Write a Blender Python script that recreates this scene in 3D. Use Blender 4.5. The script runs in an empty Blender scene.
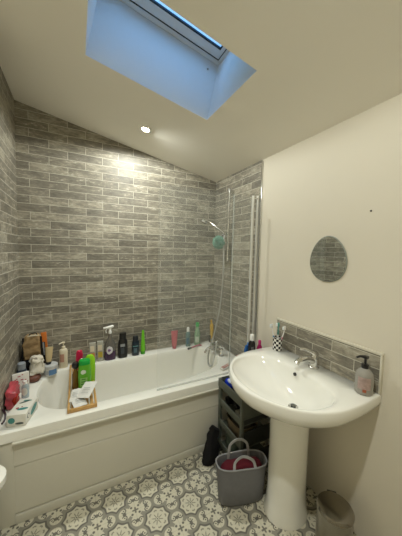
import bpy, bmesh, math, random
from mathutils import Vector, Matrix, noise
random.seed(7)
PI = math.pi
S = bpy.context.scene
COL = S.collection

# ------------------------------------------------------------------ camera
cam_d = bpy.data.cameras.new('camera')
cam = bpy.data.objects.new('camera', cam_d)
COL.objects.link(cam)
_r = Vector((0.892319, -0.450931, 0.020689)); _u = Vector((0.011195, 0.067925, 0.997628)); _f = Vector((0.451267, 0.889971, -0.065658))
M = Matrix((( _r.x, _u.x, -_f.x, 0.3894), (_r.y, _u.y, -_f.y, -2.2781), (_r.z, _u.z, -_f.z, 1.4814), (0, 0, 0, 1)))
cam.matrix_world = M
cam_d.sensor_fit = 'VERTICAL'; cam_d.sensor_height = 24.0; cam_d.lens = 24.0 * 245.96 / 536.0
cam_d.clip_start = 0.02
S.camera = cam
# ------------------------------------------------------------------ world
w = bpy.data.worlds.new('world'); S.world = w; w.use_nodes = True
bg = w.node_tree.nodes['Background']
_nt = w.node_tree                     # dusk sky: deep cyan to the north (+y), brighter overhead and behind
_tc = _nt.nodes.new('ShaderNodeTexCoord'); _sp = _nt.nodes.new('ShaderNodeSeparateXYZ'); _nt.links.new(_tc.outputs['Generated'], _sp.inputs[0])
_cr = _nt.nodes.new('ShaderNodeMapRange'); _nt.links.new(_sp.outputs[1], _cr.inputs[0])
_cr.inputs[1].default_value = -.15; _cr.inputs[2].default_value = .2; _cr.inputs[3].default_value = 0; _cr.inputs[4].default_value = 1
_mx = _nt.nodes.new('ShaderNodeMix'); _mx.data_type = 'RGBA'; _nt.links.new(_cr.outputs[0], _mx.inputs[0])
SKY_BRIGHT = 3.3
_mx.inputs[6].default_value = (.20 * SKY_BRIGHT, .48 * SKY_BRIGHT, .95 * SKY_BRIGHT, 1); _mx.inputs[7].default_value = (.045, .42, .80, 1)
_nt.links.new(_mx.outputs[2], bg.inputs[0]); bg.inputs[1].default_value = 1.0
S.view_settings.view_transform = 'Standard'; S.view_settings.look = 'None'
S.view_settings.gamma = 1; S.view_settings.exposure = 0.24
try: S.view_settings.use_curve_mapping = False
except Exception: pass
WARM = (0.95, 0.985, 0.925)
SPOT_BACK = 50.0      # power of the lamp above the bath
SPOT_ROOM = 57.0      # power of each lamp over the room
BEAM = 112; BEAM_PART = .42
SPOTS = [(0.857, -0.40, SPOT_BACK), (0.55, -1.95, SPOT_ROOM)]

# ------------------------------------------------------------------ colour / material helpers
def lin(h):
    if isinstance(h, str):
        c = [int(h[i:i+2], 16) / 255 for i in (0, 2, 4)]
        return tuple(x / 12.92 if x <= .04045 else ((x + .055) / 1.055) ** 2.4 for x in c) + (1,)
    return tuple(h) + (1,) if len(h) == 3 else tuple(h)
class X:
    """math on node sockets"""
    nt = None
    def __init__(s, v): s.v = v
    @staticmethod
    def op(o, *a):
        n = X.nt.nodes.new('ShaderNodeMath'); n.operation = o
        for i, q in enumerate(a):
            if isinstance(q, X): q = q.v
            if isinstance(q, (int, float)): n.inputs[i].default_value = q
            else: X.nt.links.new(q, n.inputs[i])
        return X(n.outputs[0])
    def __add__(s, o): return X.op('ADD', s, o)
    __radd__ = __add__
    def __sub__(s, o): return X.op('SUBTRACT', s, o)
    def __rsub__(s, o): return X.op('SUBTRACT', o, s)
    def __mul__(s, o): return X.op('MULTIPLY', s, o)
    __rmul__ = __mul__
    def __truediv__(s, o): return X.op('DIVIDE', s, o)
    def abs(s): return X.op('ABSOLUTE', s)
def lt(a, b): return X.op('LESS_THAN', a, b)
def gt(a, b): return X.op('GREATER_THAN', a, b)
def mx(a, b): return X.op('MAXIMUM', a, b)
def mn(a, b): return X.op('MINIMUM', a, b)
def sq(a): return X.op('SQRT', a)
def soft(a, lo, hi):            # 1 below lo, 0 above hi
    n = X.nt.nodes.new('ShaderNodeMapRange'); X.nt.links.new(a.v, n.inputs[0])
    n.inputs[1].default_value = lo; n.inputs[2].default_value = hi; n.inputs[3].default_value = 1; n.inputs[4].default_value = 0
    return X(n.outputs[0])
def mixc(f, a, b):
    n = X.nt.nodes.new('ShaderNodeMix'); n.data_type = 'RGBA'
    for q, i in ((f, 0), (a, 6), (b, 7)):
        if isinstance(q, X): X.nt.links.new(q.v, n.inputs[i])
        elif isinstance(q, (int, float)): n.inputs[i].default_value = q
        elif isinstance(q, (tuple, str)): n.inputs[i].default_value = lin(q)
        else: X.nt.links.new(q, n.inputs[i])
    return n.outputs[2]
def newmat(name):
    m = bpy.data.materials.new(name); m.use_nodes = True
    X.nt = m.node_tree
    return m, m.node_tree.nodes['Principled BSDF'], m.node_tree
def coords(nt, which='Object'):
    n = nt.nodes.new('ShaderNodeTexCoord'); s = nt.nodes.new('ShaderNodeSeparateXYZ')
    nt.links.new(n.outputs[which], s.inputs[0])
    return X(s.outputs[0]), X(s.outputs[1]), X(s.outputs[2]), n.outputs[which]
def noisetex(nt, vec, scale, detail=3, rough=.55, scl=None):
    n = nt.nodes.new('ShaderNodeTexNoise'); n.inputs['Scale'].default_value = scale
    n.inputs['Detail'].default_value = detail; n.inputs['Roughness'].default_value = rough
    if scl:
        mp = nt.nodes.new('ShaderNodeMapping'); mp.inputs['Scale'].default_value = scl
        nt.links.new(vec, mp.inputs[0]); vec = mp.outputs[0]
    nt.links.new(vec, n.inputs['Vector'])
    return X(n.outputs['Fac'])
def mat(name, c, rough=.5, metal=0, trans=0, ior=1.45, alpha=1, var=.06, scale=30, bump=0, coat=0, emit=None, estr=0, sss=0):
    m, b, nt = newmat(name)
    c = lin(c)
    b.inputs['Roughness'].default_value = rough; b.inputs['Metallic'].default_value = metal
    b.inputs['Transmission Weight'].default_value = trans; b.inputs['IOR'].default_value = ior
    b.inputs['Alpha'].default_value = alpha
    if coat: b.inputs['Coat Weight'].default_value = coat
    x, y, z, v = coords(nt)
    f = noisetex(nt, v, scale)
    d = tuple(max(0, q * (1 - var * 2)) for q in c[:3]); e = tuple(min(1, q * (1 + var)) for q in c[:3])
    nt.links.new(mixc(f, d, e), b.inputs['Base Color'])
    if bump:
        bn = nt.nodes.new('ShaderNodeBump'); bn.inputs['Strength'].default_value = bump; bn.inputs['Distance'].default_value = .004
        nt.links.new(f.v, bn.inputs['Height']); nt.links.new(bn.outputs[0], b.inputs['Normal'])
    if emit:
        b.inputs['Emission Color'].default_value = lin(emit); b.inputs['Emission Strength'].default_value = estr
    return m

Z0 = 0.5265                     # bath rim height
COURSE = 0.0616
def tile_mat(name, axis, phase=0.0, z0=Z0):
    m, b, nt = newmat(name)
    x, y, z, v = coords(nt)
    cb = nt.nodes.new('ShaderNodeCombineXYZ')
    a = x if axis == 'x' else y
    nt.links.new((a - phase + 25.7).v, cb.inputs[0]); nt.links.new((z - z0 + COURSE * 60).v, cb.inputs[1])
    br = nt.nodes.new('ShaderNodeTexBrick')
    nt.links.new(cb.outputs[0], br.inputs['Vector'])
    br.offset = .5; br.offset_frequency = 2; br.squash = 1
    br.inputs['Color1'].default_value = (0, 0, 0, 1); br.inputs['Color2'].default_value = (1, 1, 1, 1); br.inputs['Mortar'].default_value = (.5, .5, .5, 1)
    br.inputs['Scale'].default_value = 1; br.inputs['Mortar Size'].default_value = .0018; br.inputs['Mortar Smooth'].default_value = .25
    br.inputs['Brick Width'].default_value = .257; br.inputs['Row Height'].default_value = COURSE
    tint = nt.nodes.new('ShaderNodeSeparateColor'); nt.links.new(br.outputs['Color'], tint.inputs[0])
    t = X(tint.outputs[0]); mort = X(br.outputs['Fac'])
    # shift of the marbling in each tile
    cv = nt.nodes.new('ShaderNodeCombineXYZ'); nt.links.new((a + t * 7.3).v, cv.inputs[0]); nt.links.new((z + t * 3.1).v, cv.inputs[1]); nt.links.new((t * 5).v, cv.inputs[2])
    n1 = noisetex(nt, cv.outputs[0], 9, 5, .62, (1, 3.2, 1)); n2 = noisetex(nt, cv.outputs[0], 34, 4, .65, (1, 2.6, 1)); n3 = noisetex(nt, v, 2.2, 2)
    lum = t * .20 + n1 * .78 + n2 * .52 + n3 * .14
    cr = nt.nodes.new('ShaderNodeValToRGB'); nt.links.new(lum.v, cr.inputs[0])
    e = cr.color_ramp.elements; e[0].position = .58; e[0].color = lin('615c52'); e[1].position = 1.0; e[1].color = lin('a69f8d')
    k = cr.color_ramp.elements.new(.81); k.color = lin('7f796b')
    scr = 1 - soft(n2 * .7 + n1 * .5, .70, .78)
    c2 = mixc(scr * .5, cr.outputs[0], 'cfccbf')
    c3 = mixc(mort, c2, 'c9c4b4')
    nt.links.new(c3, b.inputs['Base Color'])
    b.inputs['Specular IOR Level'].default_value = .5
    nt.links.new((n1 * .3 + mort * .4 + .38).v, b.inputs['Roughness'])
    bn = nt.nodes.new('ShaderNodeBump'); bn.inputs['Strength'].default_value = .5; bn.inputs['Distance'].default_value = .003
    nt.links.new((n1 * .8 + n2 * .35 - mort * .9).v, bn.inputs['Height']); nt.links.new(bn.outputs[0], b.inputs['Normal'])
    return m

def floor_mat():
    m, b, nt = newmat('patterned vinyl floor')
    x, y, z, v = coords(nt)
    P = .2
    def fold(s, off):
        q = X.op('MODULO', (s - off) / P + 40.5, 1.0) - .5      # -.5.. .5
        return q.abs() * 2
    u, w_ = fold(x, .774), fold(y, -.850)
    r = sq(u * u + w_ * w_); th = X.op('ARCTAN2', w_, u)
    R = .68 - X.op('SINE', th * 4).abs() * .11
    d = r - R
    def ring(s, wd, sf=.03): return soft(s.abs(), wd, wd + sf)
    def mask_and(a, c): return a * c
    # petals (scroll lozenges) beside each cross
    def dist(px, py):
        a, c = u - px, w_ - py
        return sq(a * a + c * c), a.abs() + c.abs()
    dA, mA = dist(.98, .40); dB, mB = dist(.40, .98)
    dp = mn(dA, dB); mp = mn(mA, mB)
    qx, qy = (1 - u), (1 - w_)
    cross = soft(mn(qx, qy), .03, .06) * soft(mx(qx, qy), .15, .19)
    rq = sq(qx * qx + qy * qy)
    dots = soft((rq - .26).abs(), .035, .06) * gt(X.op('COSINE', X.op('ARCTAN2', qy, qx) * 4), -.2) * 0 + soft(sq((qx - .2) * (qx - .2) + (qy - .2) * (qy - .2)), .05, .08)
    cream = 'd9d3bd'; dark = '5f5c55'; mid = '94907f'; halo = '8f8b7e'
    n = noisetex(nt, v, 55, 4)
    col = '8f8b7e'
    col = mixc(soft(rq, .36, .40), col, cream)
    ell = lambda px, py, ax, ay: sq(((u - px) / ax) * ((u - px) / ax) + ((w_ - py) / ay) * ((w_ - py) / ay))
    pe = mn(ell(1.0, .42, .32, .34), ell(.42, 1.0, .34, .32))
    col = mixc(soft(pe, .93, 1.03), col, cream)
    dc = mn(sq((u - .80) * (u - .80) + (w_ - .38) * (w_ - .38)), sq((u - .38) * (u - .38) + (w_ - .80) * (w_ - .80)))
    col = mixc(soft((dc - .12).abs(), .018, .04) * gt(mx(u, w_) * 0 + u + w_, 1.10), col, dark)
    col = mixc(soft(dc, .03, .05), col, dark)
    col = mixc(soft(mp, .09, .12), col, dark)
    col = mixc(mx(cross, dots), col, dark)
    col = mixc(soft(d, .10, .13), col, halo)
    col = mixc(ring(d - .03, .035), col, dark)
    col = mixc(soft(d, -.04, -.01), col, cream)
    pet = X.op('COSINE', th * 8)
    col = mixc(soft((r - .44 - pet * .03).abs(), .03, .05) * gt(pet, .0), col, mid)
    col = mixc(soft(r - mx(0 - pet, 0) * .20, .10, .13), col, mid)
    col = mixc(soft(r, .07, .09), col, cream)
    col = mixc(soft(r, .03, .05), col, dark)
    col = mixc(gt(mx(u, w_), .988) * .35, col, mid)
    col = mixc(n * .30, col, '8f8b7b')
    nt.links.new(col, b.inputs['Base Color']); b.inputs['Roughness'].default_value = .42
    return m

def glass_mat(name, c, rough=.0, a=.12):
    """thin clear pane: mostly see-through with a real gloss"""
    m, b, nt = newmat(name)
    b.inputs['Base Color'].default_value = lin(c); b.inputs['Roughness'].default_value = rough
    b.inputs['Alpha'].default_value = a; b.inputs['Specular IOR Level'].default_value = .5
    return m

MT = dict(
    tile_back=tile_mat('grey brick tiles back', 'x', .08), tile_side=tile_mat('grey brick tiles side', 'y', .05),
    tile_splash=tile_mat('grey brick tiles splash', 'y', .02, .808),
    paint=mat('warm cream paint', 'ddd5c3', .62, var=.012, scale=3), ceil=mat('matt ceiling paint', 'f3eee2', .8, var=.01, scale=2),
    shaft=mat('white shaft paint', 'e6e6e4', .7, var=.01), floor=floor_mat(),
    acrylic=mat('white bath acrylic', 'eceae0', .12, var=.01, scale=4, coat=.4), panel=mat('bath panel', 'd3cfc0', .32, var=.015, scale=5),
    ceramic=mat('white ceramic', 'f3f1e8', .07, var=.005, coat=.6), chrome=mat('chrome', 'd8d8d6', .12, 1, var=.01),
    steel=mat('brushed steel', 'a9a49a', .3, 1, var=.05, scale=60), whiteplastic=mat('white plastic', 'e9e8e2', .4, var=.02),
    frame=mat('roof window frame', 'dfe2e4', .4, var=.02), rubber=mat('dark seal', '1c1f22', .6),
    mirror=mat('mirror', 'dfe3e0', .02, 1, var=0), glass=glass_mat('bath screen glass', 'e8f0ea', .02, .06), wglass=glass_mat('window glass', 'cfe8f4', .0, .06),
    greyplastic=mat('grey green storage plastic', '595d53', .45), greymesh=mat('dark grey basket', '2c2e2a', .6),
    black=mat('black plastic', '121214', .28, coat=.3), blackcloth=mat('black cloth', '0b0a0c', .95, bump=.4), wood=mat('bamboo', 'c49a5c', .42, var=.18, scale=22),
    seal=glass_mat('translucent seal', 'c9cfc6', .3, .35),
)
m_ = lambda n, c, r=.35, **k: MT.setdefault(n, mat(n, c, r, **k))
# ------------------------------------------------------------------ mesh helpers
def link(name, bm, m, parent=None, loc=None, rot=None, smooth=True):
    me = bpy.data.meshes.new(name); bmesh.ops.recalc_face_normals(bm, faces=bm.faces); bm.to_mesh(me); bm.free()
    ms = m if isinstance(m, (list, tuple)) else [m]
    for q in ms: me.materials.append(q)
    if smooth:
        for p in me.polygons: p.use_smooth = True
        me.set_sharp_from_angle(angle=math.radians(38))
    o = bpy.data.objects.new(name, me); COL.objects.link(o)
    if parent: o.parent = parent
    if loc: o.location = loc
    if rot: o.rotation_euler = rot
    return o
def tag(o, label=None, cat=None, group=None, kind=None):
    if label: o['label'] = label
    if cat: o['category'] = cat
    if group: o['group'] = group
    if kind: o['kind'] = kind
    return o
def thing(name, loc, label, cat, rz=0, group=None, rot=None):
    o = bpy.data.objects.new(name, None); COL.objects.link(o); o.location = loc
    o.rotation_euler = rot or (0, 0, rz); o.empty_display_size = .05
    return tag(o, label, cat, group)
def box(bm, lo, hi, bev=0, seg=2, mi=0):
    r = bmesh.ops.create_cube(bm, size=1)
    vs = r['verts']
    for v in vs: v.co = Vector([(lo[i] + hi[i]) / 2 + v.co[i] * (hi[i] - lo[i]) for i in range(3)])
    fs = list({f for v in vs for f in v.link_faces})
    for f in fs: f.material_index = mi
    if bev:
        es = list({e for v in vs for e in v.link_edges})
        bmesh.ops.bevel(bm, geom=es, offset=bev, segments=seg, profile=.5, affect='EDGES')
    return vs
def bx(name, lo, hi, m, parent=None, bev=.002, **k):
    bm = bmesh.new(); box(bm, lo, hi, bev); return link(name, bm, m, parent, **k)
def loft(bm, rings, cap0=True, cap1=True, closed=True, mi=0):
    R = [[bm.verts.new(p) for p in ring] for ring in rings]
    n = len(R[0]); fs = []
    for a, b in zip(R, R[1:]):
        for i in range(n if closed else n - 1):
            j = (i + 1) % n
            fs.append(bm.faces.new((a[i], a[j], b[j], b[i])))
    if cap0: fs.append(bm.faces.new(R[0][::-1]))
    if cap1: fs.append(bm.faces.new(R[-1]))
    for f in fs: f.material_index = mi
    return R
def sup(rx, ry, z, n=2.0, seg=28, cx=0, cy=0):
    out = []
    for i in range(seg):
        t = 2 * PI * i / seg; c, s = math.cos(t), math.sin(t)
        out.append((cx + rx * math.copysign(abs(c) ** (2 / n), c), cy + ry * math.copysign(abs(s) ** (2 / n), s), z))
    return out
def body(name, prof, m, parent, n=2.0, seg=28, loc=None, rot=None):
    """prof: (z, rx[, ry])"""
    bm = bmesh.new()
    loft(bm, [sup(q[1], q[2] if len(q) > 2 else q[1], q[0], n, seg) for q in prof])
    return link(name, bm, m, parent, loc, rot)
def shell(name, z0, z1, rx, ry, a0, a1, m, parent, n=2.0, off=.0007, seg=16, rows=1, rnd=0, top=None):
    """a curved label just proud of a body; angles in degrees"""
    bm = bmesh.new(); rings = []
    for k in range(9):
        f = k / 8; z = z0 + (z1 - z0) * f
        q = 1 if not rnd else math.sqrt(max(0.02, 1 - abs(2 * f - 1) ** 2))
        am, ah = (a0 + a1) / 2, (a1 - a0) / 2 * q
        row = []
        for i in range(seg + 1):
            t = math.radians(am - ah + 2 * ah * i / seg); c, s = math.cos(t), math.sin(t)
            row.append(((rx + off) * math.copysign(abs(c) ** (2 / n), c), (ry + off) * math.copysign(abs(s) ** (2 / n), s), z))
        rings.append(row)
    loft(bm, rings, False, False, closed=False)
    return link(name, bm, m, parent)
def tube(bm, pts, r, seg=10, caps=True, closed=False):
    P = [Vector(p) for p in pts]; n = len(P); rr = r if isinstance(r, (list, tuple)) else [r] * n
    T = []
    for i in range(n):
        if closed: t = P[(i + 1) % n] - P[i - 1]
        else: t = P[min(i + 1, n - 1)] - P[max(i - 1, 0)]
        T.append(t.normalized())
    up = Vector((0, 0, 1)) if abs(T[0].z) < .9 else Vector((1, 0, 0))
    N = T[0].cross(up).normalized(); rings = []
    for i in range(n):
        N = (N - T[i] * N.dot(T[i])).normalized(); B = T[i].cross(N)
        rings.append([P[i] + (N * math.cos(2 * PI * k / seg) + B * math.sin(2 * PI * k / seg)) * rr[i] for k in range(seg)])
    if closed: rings.append(rings[0])
    R = loft(bm, rings, caps and not closed, caps and not closed)
    if closed: bmesh.ops.remove_doubles(bm, verts=bm.verts, dist=1e-6)
    return R
def tb(name, pts, r, m, parent=None, seg=10, **k):
    bm = bmesh.new(); tube(bm, pts, r, seg); return link(name, bm, m, parent, **k)
def spline(pts, n=8, closed=False):
    P = [Vector(p) for p in pts]; out = []; L = len(P)
    rng = range(L) if closed else range(L - 1)
    for i in rng:
        a = P[(i - 1) % L] if (closed or i) else P[0]; b = P[i]; c = P[(i + 1) % L]; d = P[(i + 2) % L] if (closed or i + 2 < L) else P[-1]
        for k in range(n):
            t = k / n
            out.append(.5 * ((2 * b) + (c - a) * t + (2 * a - 5 * b + 4 * c - d) * t * t + (3 * b - a - 3 * c + d) * t ** 3))
    if not closed: out.append(P[-1])
    return out
def prism(bm, poly, axis, a, b, mi=0):
    """extrude a 2-D polygon along axis from a to b"""
    def P(q, h): return {'x': (h, q[0], q[1]), 'y': (q[0], h, q[1]), 'z': (q[0], q[1], h)}[axis]
    loft(bm, [[P(q, a) for q in poly], [P(q, b) for q in poly]], mi=mi)
def crumple(name, size, m, parent=None, amp=.01, freq=18, seed=0, flat=.0, loc=None, rot=None, cuts=10, n=3.0, taper=1.0, e=.35, lean=(0, 0)):
    """a soft packet / cloth: rounded block with creases; base at z=0"""
    bm = bmesh.new(); sx, sy, sz = [q / 2 for q in size]; rings = []
    K = cuts
    for k in range(K + 1):
        f = k / K; ph = PI * f
        sc = (math.sin(ph)) ** e if 0 < k < K else .25
        z = sz * (1 - math.cos(ph))
        tp = 1 + (taper - 1) * f
        rings.append([(p[0], p[1], z) for p in sup(sx * sc * tp, sy * sc * tp, 0, n, 36)])
    loft(bm, rings)
    for v in bm.verts:
        p = v.co * freq + Vector((seed * 7.1, seed * 3.3, seed))
        d = noise.noise_vector(p) * amp + noise.noise_vector(p * 2.7) * amp * .45
        h = min(1, v.co.z / (sz * .3)) if sz else 1
        v.co += Vector((d.x, d.y, d.z * h))
        v.co.x += lean[0] * v.co.z; v.co.y += lean[1] * v.co.z
        if v.co.z < 0.0006: v.co.z = 0.0006
    return link(name, bm, m, parent, loc, rot)
# ------------------------------------------------------------------ room shell
W = 1.70; XL = -0.55; YB = -2.95; YT = -0.7235; YJ = -0.785
CX0, CS = 2.5519, -0.2013
cz = lambda x: CX0 + CS * x
nrm = Vector((.1974, 0, .9803))
def st(o): return tag(o, kind='structure')
bm = bmesh.new(); box(bm, (XL - .1, YB - .1, -.1), (W + .1, .1, 0)); st(link('floor', bm, MT['floor'], smooth=False))
bm = bmesh.new(); prism(bm, [(0, 0), (W, 0), (W, cz(W)), (0, cz(0))], 'y', 0, .1); st(link('wall_back', bm, MT['tile_back'], smooth=False))
bm = bmesh.new()
prism(bm, [(XL - .1, 0), (0, 0), (0, cz(0)), (XL - .1, cz(XL - .1))], 'y', YJ, .1)
for f in bm.faces:
    f.normal_update()
    f.material_index = 0 if abs(f.calc_center_median().x) < .01 else 1
prism(bm, [(XL - .1, 0), (XL, 0), (XL, cz(XL)), (XL - .1, cz(XL - .1))], 'y', YB, YJ, mi=1)
st(link('wall_left', bm, [MT['tile_side'], MT['paint']], smooth=False))
bm = bmesh.new()
box(bm, (W, YT, 0), (W + .1, .1, cz(W)), mi=0); box(bm, (W, YB, 0), (W + .1, YT, cz(W)), mi=1)
st(link('wall_right', bm, [MT['tile_side'], MT['paint']], smooth=False))
bm = bmesh.new(); prism(bm, [(XL - .1, 0), (W + .1, 0), (W + .1, cz(W)), (XL - .1, cz(XL - .1))], 'y', YB - .1, YB); st(link('wall_front', bm, MT['paint'], smooth=False))
# sloping ceiling slab with the roof window shaft through it
SX0, SX1, SY0, SY1 = .441, 1.143, -1.321, -.833; DEP = .36
def cp(x, y, d=0): return Vector((x, y, cz(x))) + nrm * d
bm = bmesh.new()
def grid(d):
    xs = [XL - .1, SX0, SX1, W + .1]; ys = [YB - .1, SY0, SY1, .1]
    return [[bm.verts.new(cp(x, y, d)) for y in ys] for x in xs]
G0, G1 = grid(0), grid(DEP)
for G in (G0, G1):
    for i in range(3):
        for j in range(3):
            if i == 1 and j == 1: continue
            bm.faces.new((G[i][j], G[i + 1][j], G[i + 1][j + 1], G[i][j + 1]))
for i in range(3):
    for j in (0, 3): bm.faces.new((G0[i][j], G0[i + 1][j], G1[i + 1][j], G1[i][j]))
    for j in (0, 3): bm.faces.new((G0[j][i], G0[j][i + 1], G1[j][i + 1], G1[j][i]))
for (a, b) in (((1, 1), (2, 1)), ((2, 1), (2, 2)), ((2, 2), (1, 2)), ((1, 2), (1, 1))):
    f = bm.faces.new((G0[a[0]][a[1]], G0[b[0]][b[1]], G1[b[0]][b[1]], G1[a[0]][a[1]])); f.material_index = 1
st(link('ceiling', bm, [MT['ceil'], MT['shaft']], smooth=False))
# roof window sitting on top of the shaft
def cbox(bm, x0, x1, y0, y1, d0, d1, bev=.003):
    vs = box(bm, (x0, y0, d0), (x1, y1, d1), 0)
    for v in vs: v.co = cp(v.co.x, v.co.y, v.co.z)
def ringbox(name, o, t, d0, d1, m, parent=None):
    bm = bmesh.new(); x0, x1, y0, y1 = o
    cbox(bm, x0, x1, y1 - t, y1, d0, d1); cbox(bm, x0, x1, y0, y0 + t, d0, d1)
    cbox(bm, x0, x0 + t, y0 + t, y1 - t, d0, d1); cbox(bm, x1 - t, x1, y0 + t, y1 - t, d0, d1)
    return link(name, bm, m, parent, smooth=False)
def rb2(name, tx, ty, wx, wy, d0, d1, m, parent=None):
    x0, x1, y0, y1 = SX0 + tx, SX1 - tx, SY0 + ty, SY1 - ty; bm = bmesh.new()
    cbox(bm, x0, x1, y1 - wy, y1, d0, d1); cbox(bm, x0, x1, y0, y0 + wy, d0, d1)
    cbox(bm, x0, x0 + wx, y0 + wy, y1 - wy, d0, d1); cbox(bm, x1 - wx, x1, y0 + wy, y1 - wy, d0, d1)
    return link(name, bm, m, parent, smooth=False)
win = rb2('window_1', -.02, -.02, .036, .050, DEP + .001, DEP + .05, MT['frame']); st(win)
rb2('seal', .0162, .0302, .004, .005, DEP + .004, DEP + .045, MT['rubber'], win)
rb2('sash', .0204, .0354, .022, .062, DEP + .006, DEP + .045, MT['frame'], win)
rb2('gasket', .0426, .0976, .006, .010, DEP + .004, DEP + .014, MT['rubber'], win)
bm = bmesh.new(); cbox(bm, SX0 + .049, SX1 - .049, SY0 + .108, SY1 - .108, DEP + .016, DEP + .024); link('pane', bm, MT['wglass'], win, smooth=False)
bm = bmesh.new(); bmesh.ops.create_icosphere(bm, subdivisions=2, radius=.006); o = link('screw', bm, MT['steel'], win, loc=cp(1.08, SY1 - .003, .30))

# tile trims
st(bx('trim_1', (W - .010, YT - .012, Z0), (W + .001, YT, cz(W) - .012), MT['chrome'], bev=.003))
# splashback above the basin
SB = (-1.655, -.957)
bm = bmesh.new(); box(bm, (W - .012, SB[0] + .010, .8125), (W, SB[1] - .004, 1.003), .001)
sp = thing('splashback', (0, 0, 0), 'grey brick-tiled splashback along the wall behind the basin', 'splashback')
link('tiles', bm, MT['tile_splash'], sp, smooth=False)
bm = bmesh.new(); box(bm, (W - .016, SB[0], 1.0), (W, SB[1], 1.014), .003); box(bm, (W - .016, SB[0], .8125), (W, SB[0] + .010, 1.0), .002)
tag(link('edge_trim', bm, mat('splash trim', 'd9d3c0', .35), sp), 'cream edge strip')

# ------------------------------------------------------------------ down lights
lens = mat('lamp lens', 'fff2d8', .3, emit='ffe9c4', estr=60)
for i, (x, y, pw) in enumerate(SPOTS):
    q = thing('ceiling_spotlight', cp(x, y, 0), ['recessed ceiling spotlight glowing above the bath', 'recessed ceiling spotlight over the middle of the room'][i], 'light', group=None)
    q.rotation_euler = (0, math.atan(.2013), 0)
    bm = bmesh.new()
    prof = [(.040, 0), (.042, -.003), (.030, -.005), (.027, -.001), (.027, .0)]
    rings = [[(r * math.cos(2 * PI * k / 32), r * math.sin(2 * PI * k / 32), z) for k in range(32)] for r, z in prof]
    loft(bm, rings, False, False); link('bezel', bm, MT['whiteplastic'], q)
    bm = bmesh.new(); bmesh.ops.create_circle(bm, cap_ends=True, segments=32, radius=.027, matrix=Matrix.Translation((0, 0, -.0015))); link('lamp_lens', bm, lens, q)
    for ang_, bl, part in ((BEAM, .7, BEAM_PART), (179, .25, 1 - BEAM_PART)):      # the reflector's beam and the spill around it
        ld = bpy.data.lights.new('spot', 'SPOT'); ld.energy = pw * part; ld.color = WARM; ld.spot_size = math.radians(ang_); ld.spot_blend = bl; ld.shadow_soft_size = .03
        lo = bpy.data.objects.new('spot', ld); COL.objects.link(lo); lo.parent = q; lo.location = (0, 0, -.012); lo.rotation_euler = (0, -math.atan(.2013), 0)

# ------------------------------------------------------------------ bath
YR = -.7586
bath = thing('bathtub', (W / 2, -.38, 0), 'white acrylic bathtub fitted wall to wall under the grey tiles', 'bathtub')
bo = Vector((W / 2, -.38, 0)); sh = lambda pts: [Vector(p) - bo for p in pts]
inner = spline([(.30, -.107, 0), (.215, -.150, 0), (.165, -.24, 0), (.148, -.35, 0), (.160, -.47, 0), (.20, -.565, 0), (.28, -.632, 0), (.39, -.655, 0), (.65, -.658, 0), (.9, -.652, 0), (1.15, -.622, 0), (1.33, -.58, 0),
                (1.44, -.525, 0), (1.51, -.43, 0), (1.53, -.30, 0), (1.52, -.19, 0), (1.47, -.125, 0), (1.38, -.105, 0), (1.1, -.104, 0), (.7, -.104, 0)], 6, closed=True)
N = len(inner); ctr = Vector((.85, -.375, 0))
def outer_at(p):
    d = Vector((p.x - ctr.x, p.y - ctr.y)); k = 1e9
    for lim, c in (((W - .003) - ctr.x, d.x), (ctr.x - .003, -d.x), (-.003 - ctr.y, d.y), (ctr.y - YR, -d.y)):
        if c > 1e-9: k = min(k, lim / c)
    return Vector((ctr.x + d.x * k, ctr.y + d.y * k, 0))
outer = [outer_at(p) for p in inner]
for cxy in ((.003, -.003), (W - .003, -.003), (.003, YR), (W - .003, YR)):   # pull nearest samples to the corners
    j = min(range(N), key=lambda i: (outer[i].x - cxy[0]) ** 2 + (outer[i].y - cxy[1]) ** 2); outer[j] = Vector((cxy[0], cxy[1], 0))
def at(ring, z, sx=0, zz=None): return [Vector((p.x, p.y, z)) for p in ring]
def ins(ring, d):
    out = []
    for i, p in enumerate(ring):
        t = (ring[(i + 1) % N] - ring[i - 1]).normalized(); nn = Vector((-t.y, t.x, 0))
        if nn.dot(ctr - p) < 0: nn = -nn
        out.append(p + nn * d)
    return out
def shrink(ring, fx, fy, cx=.86, cy=-.375): return [Vector((cx + (p.x - cx) * fx, cy + (p.y - cy) * fy, 0)) for p in ring]
bm = bmesh.new()
rings = [at(outer, .4735), at(outer, Z0 - .008), at(ins(outer, .002), Z0 - .002), at(ins(outer, .007), Z0), at(ins(inner, -.012), Z0), at(ins(inner, -.004), Z0 - .003), at(inner, Z0 - .010), at(shrink(inner, .99, .985), .48),
         at(shrink(inner, .95, .94), .32), at(shrink(inner, .90, .87), .20), at(shrink(inner, .85, .80), .16), at(shrink(inner, .76, .66), .145), at(shrink(inner, .3, .3), .14)]
for r in rings[:4]:
    for i, p in enumerate(r):
        p.x = min(max(p.x, .003), W - .003); p.y = min(p.y, -.003)
loft(bm, [sh(r) for r in rings], False, True)
link('tub_shell', bm, MT['acrylic'], bath)
pb = lambda nm, lo, hi, m, bev=.002: bx(nm, tuple(Vector(lo) - bo), tuple(Vector(hi) - bo), m, pan if nm != 'front_panel' else bath, bev=bev)
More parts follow.
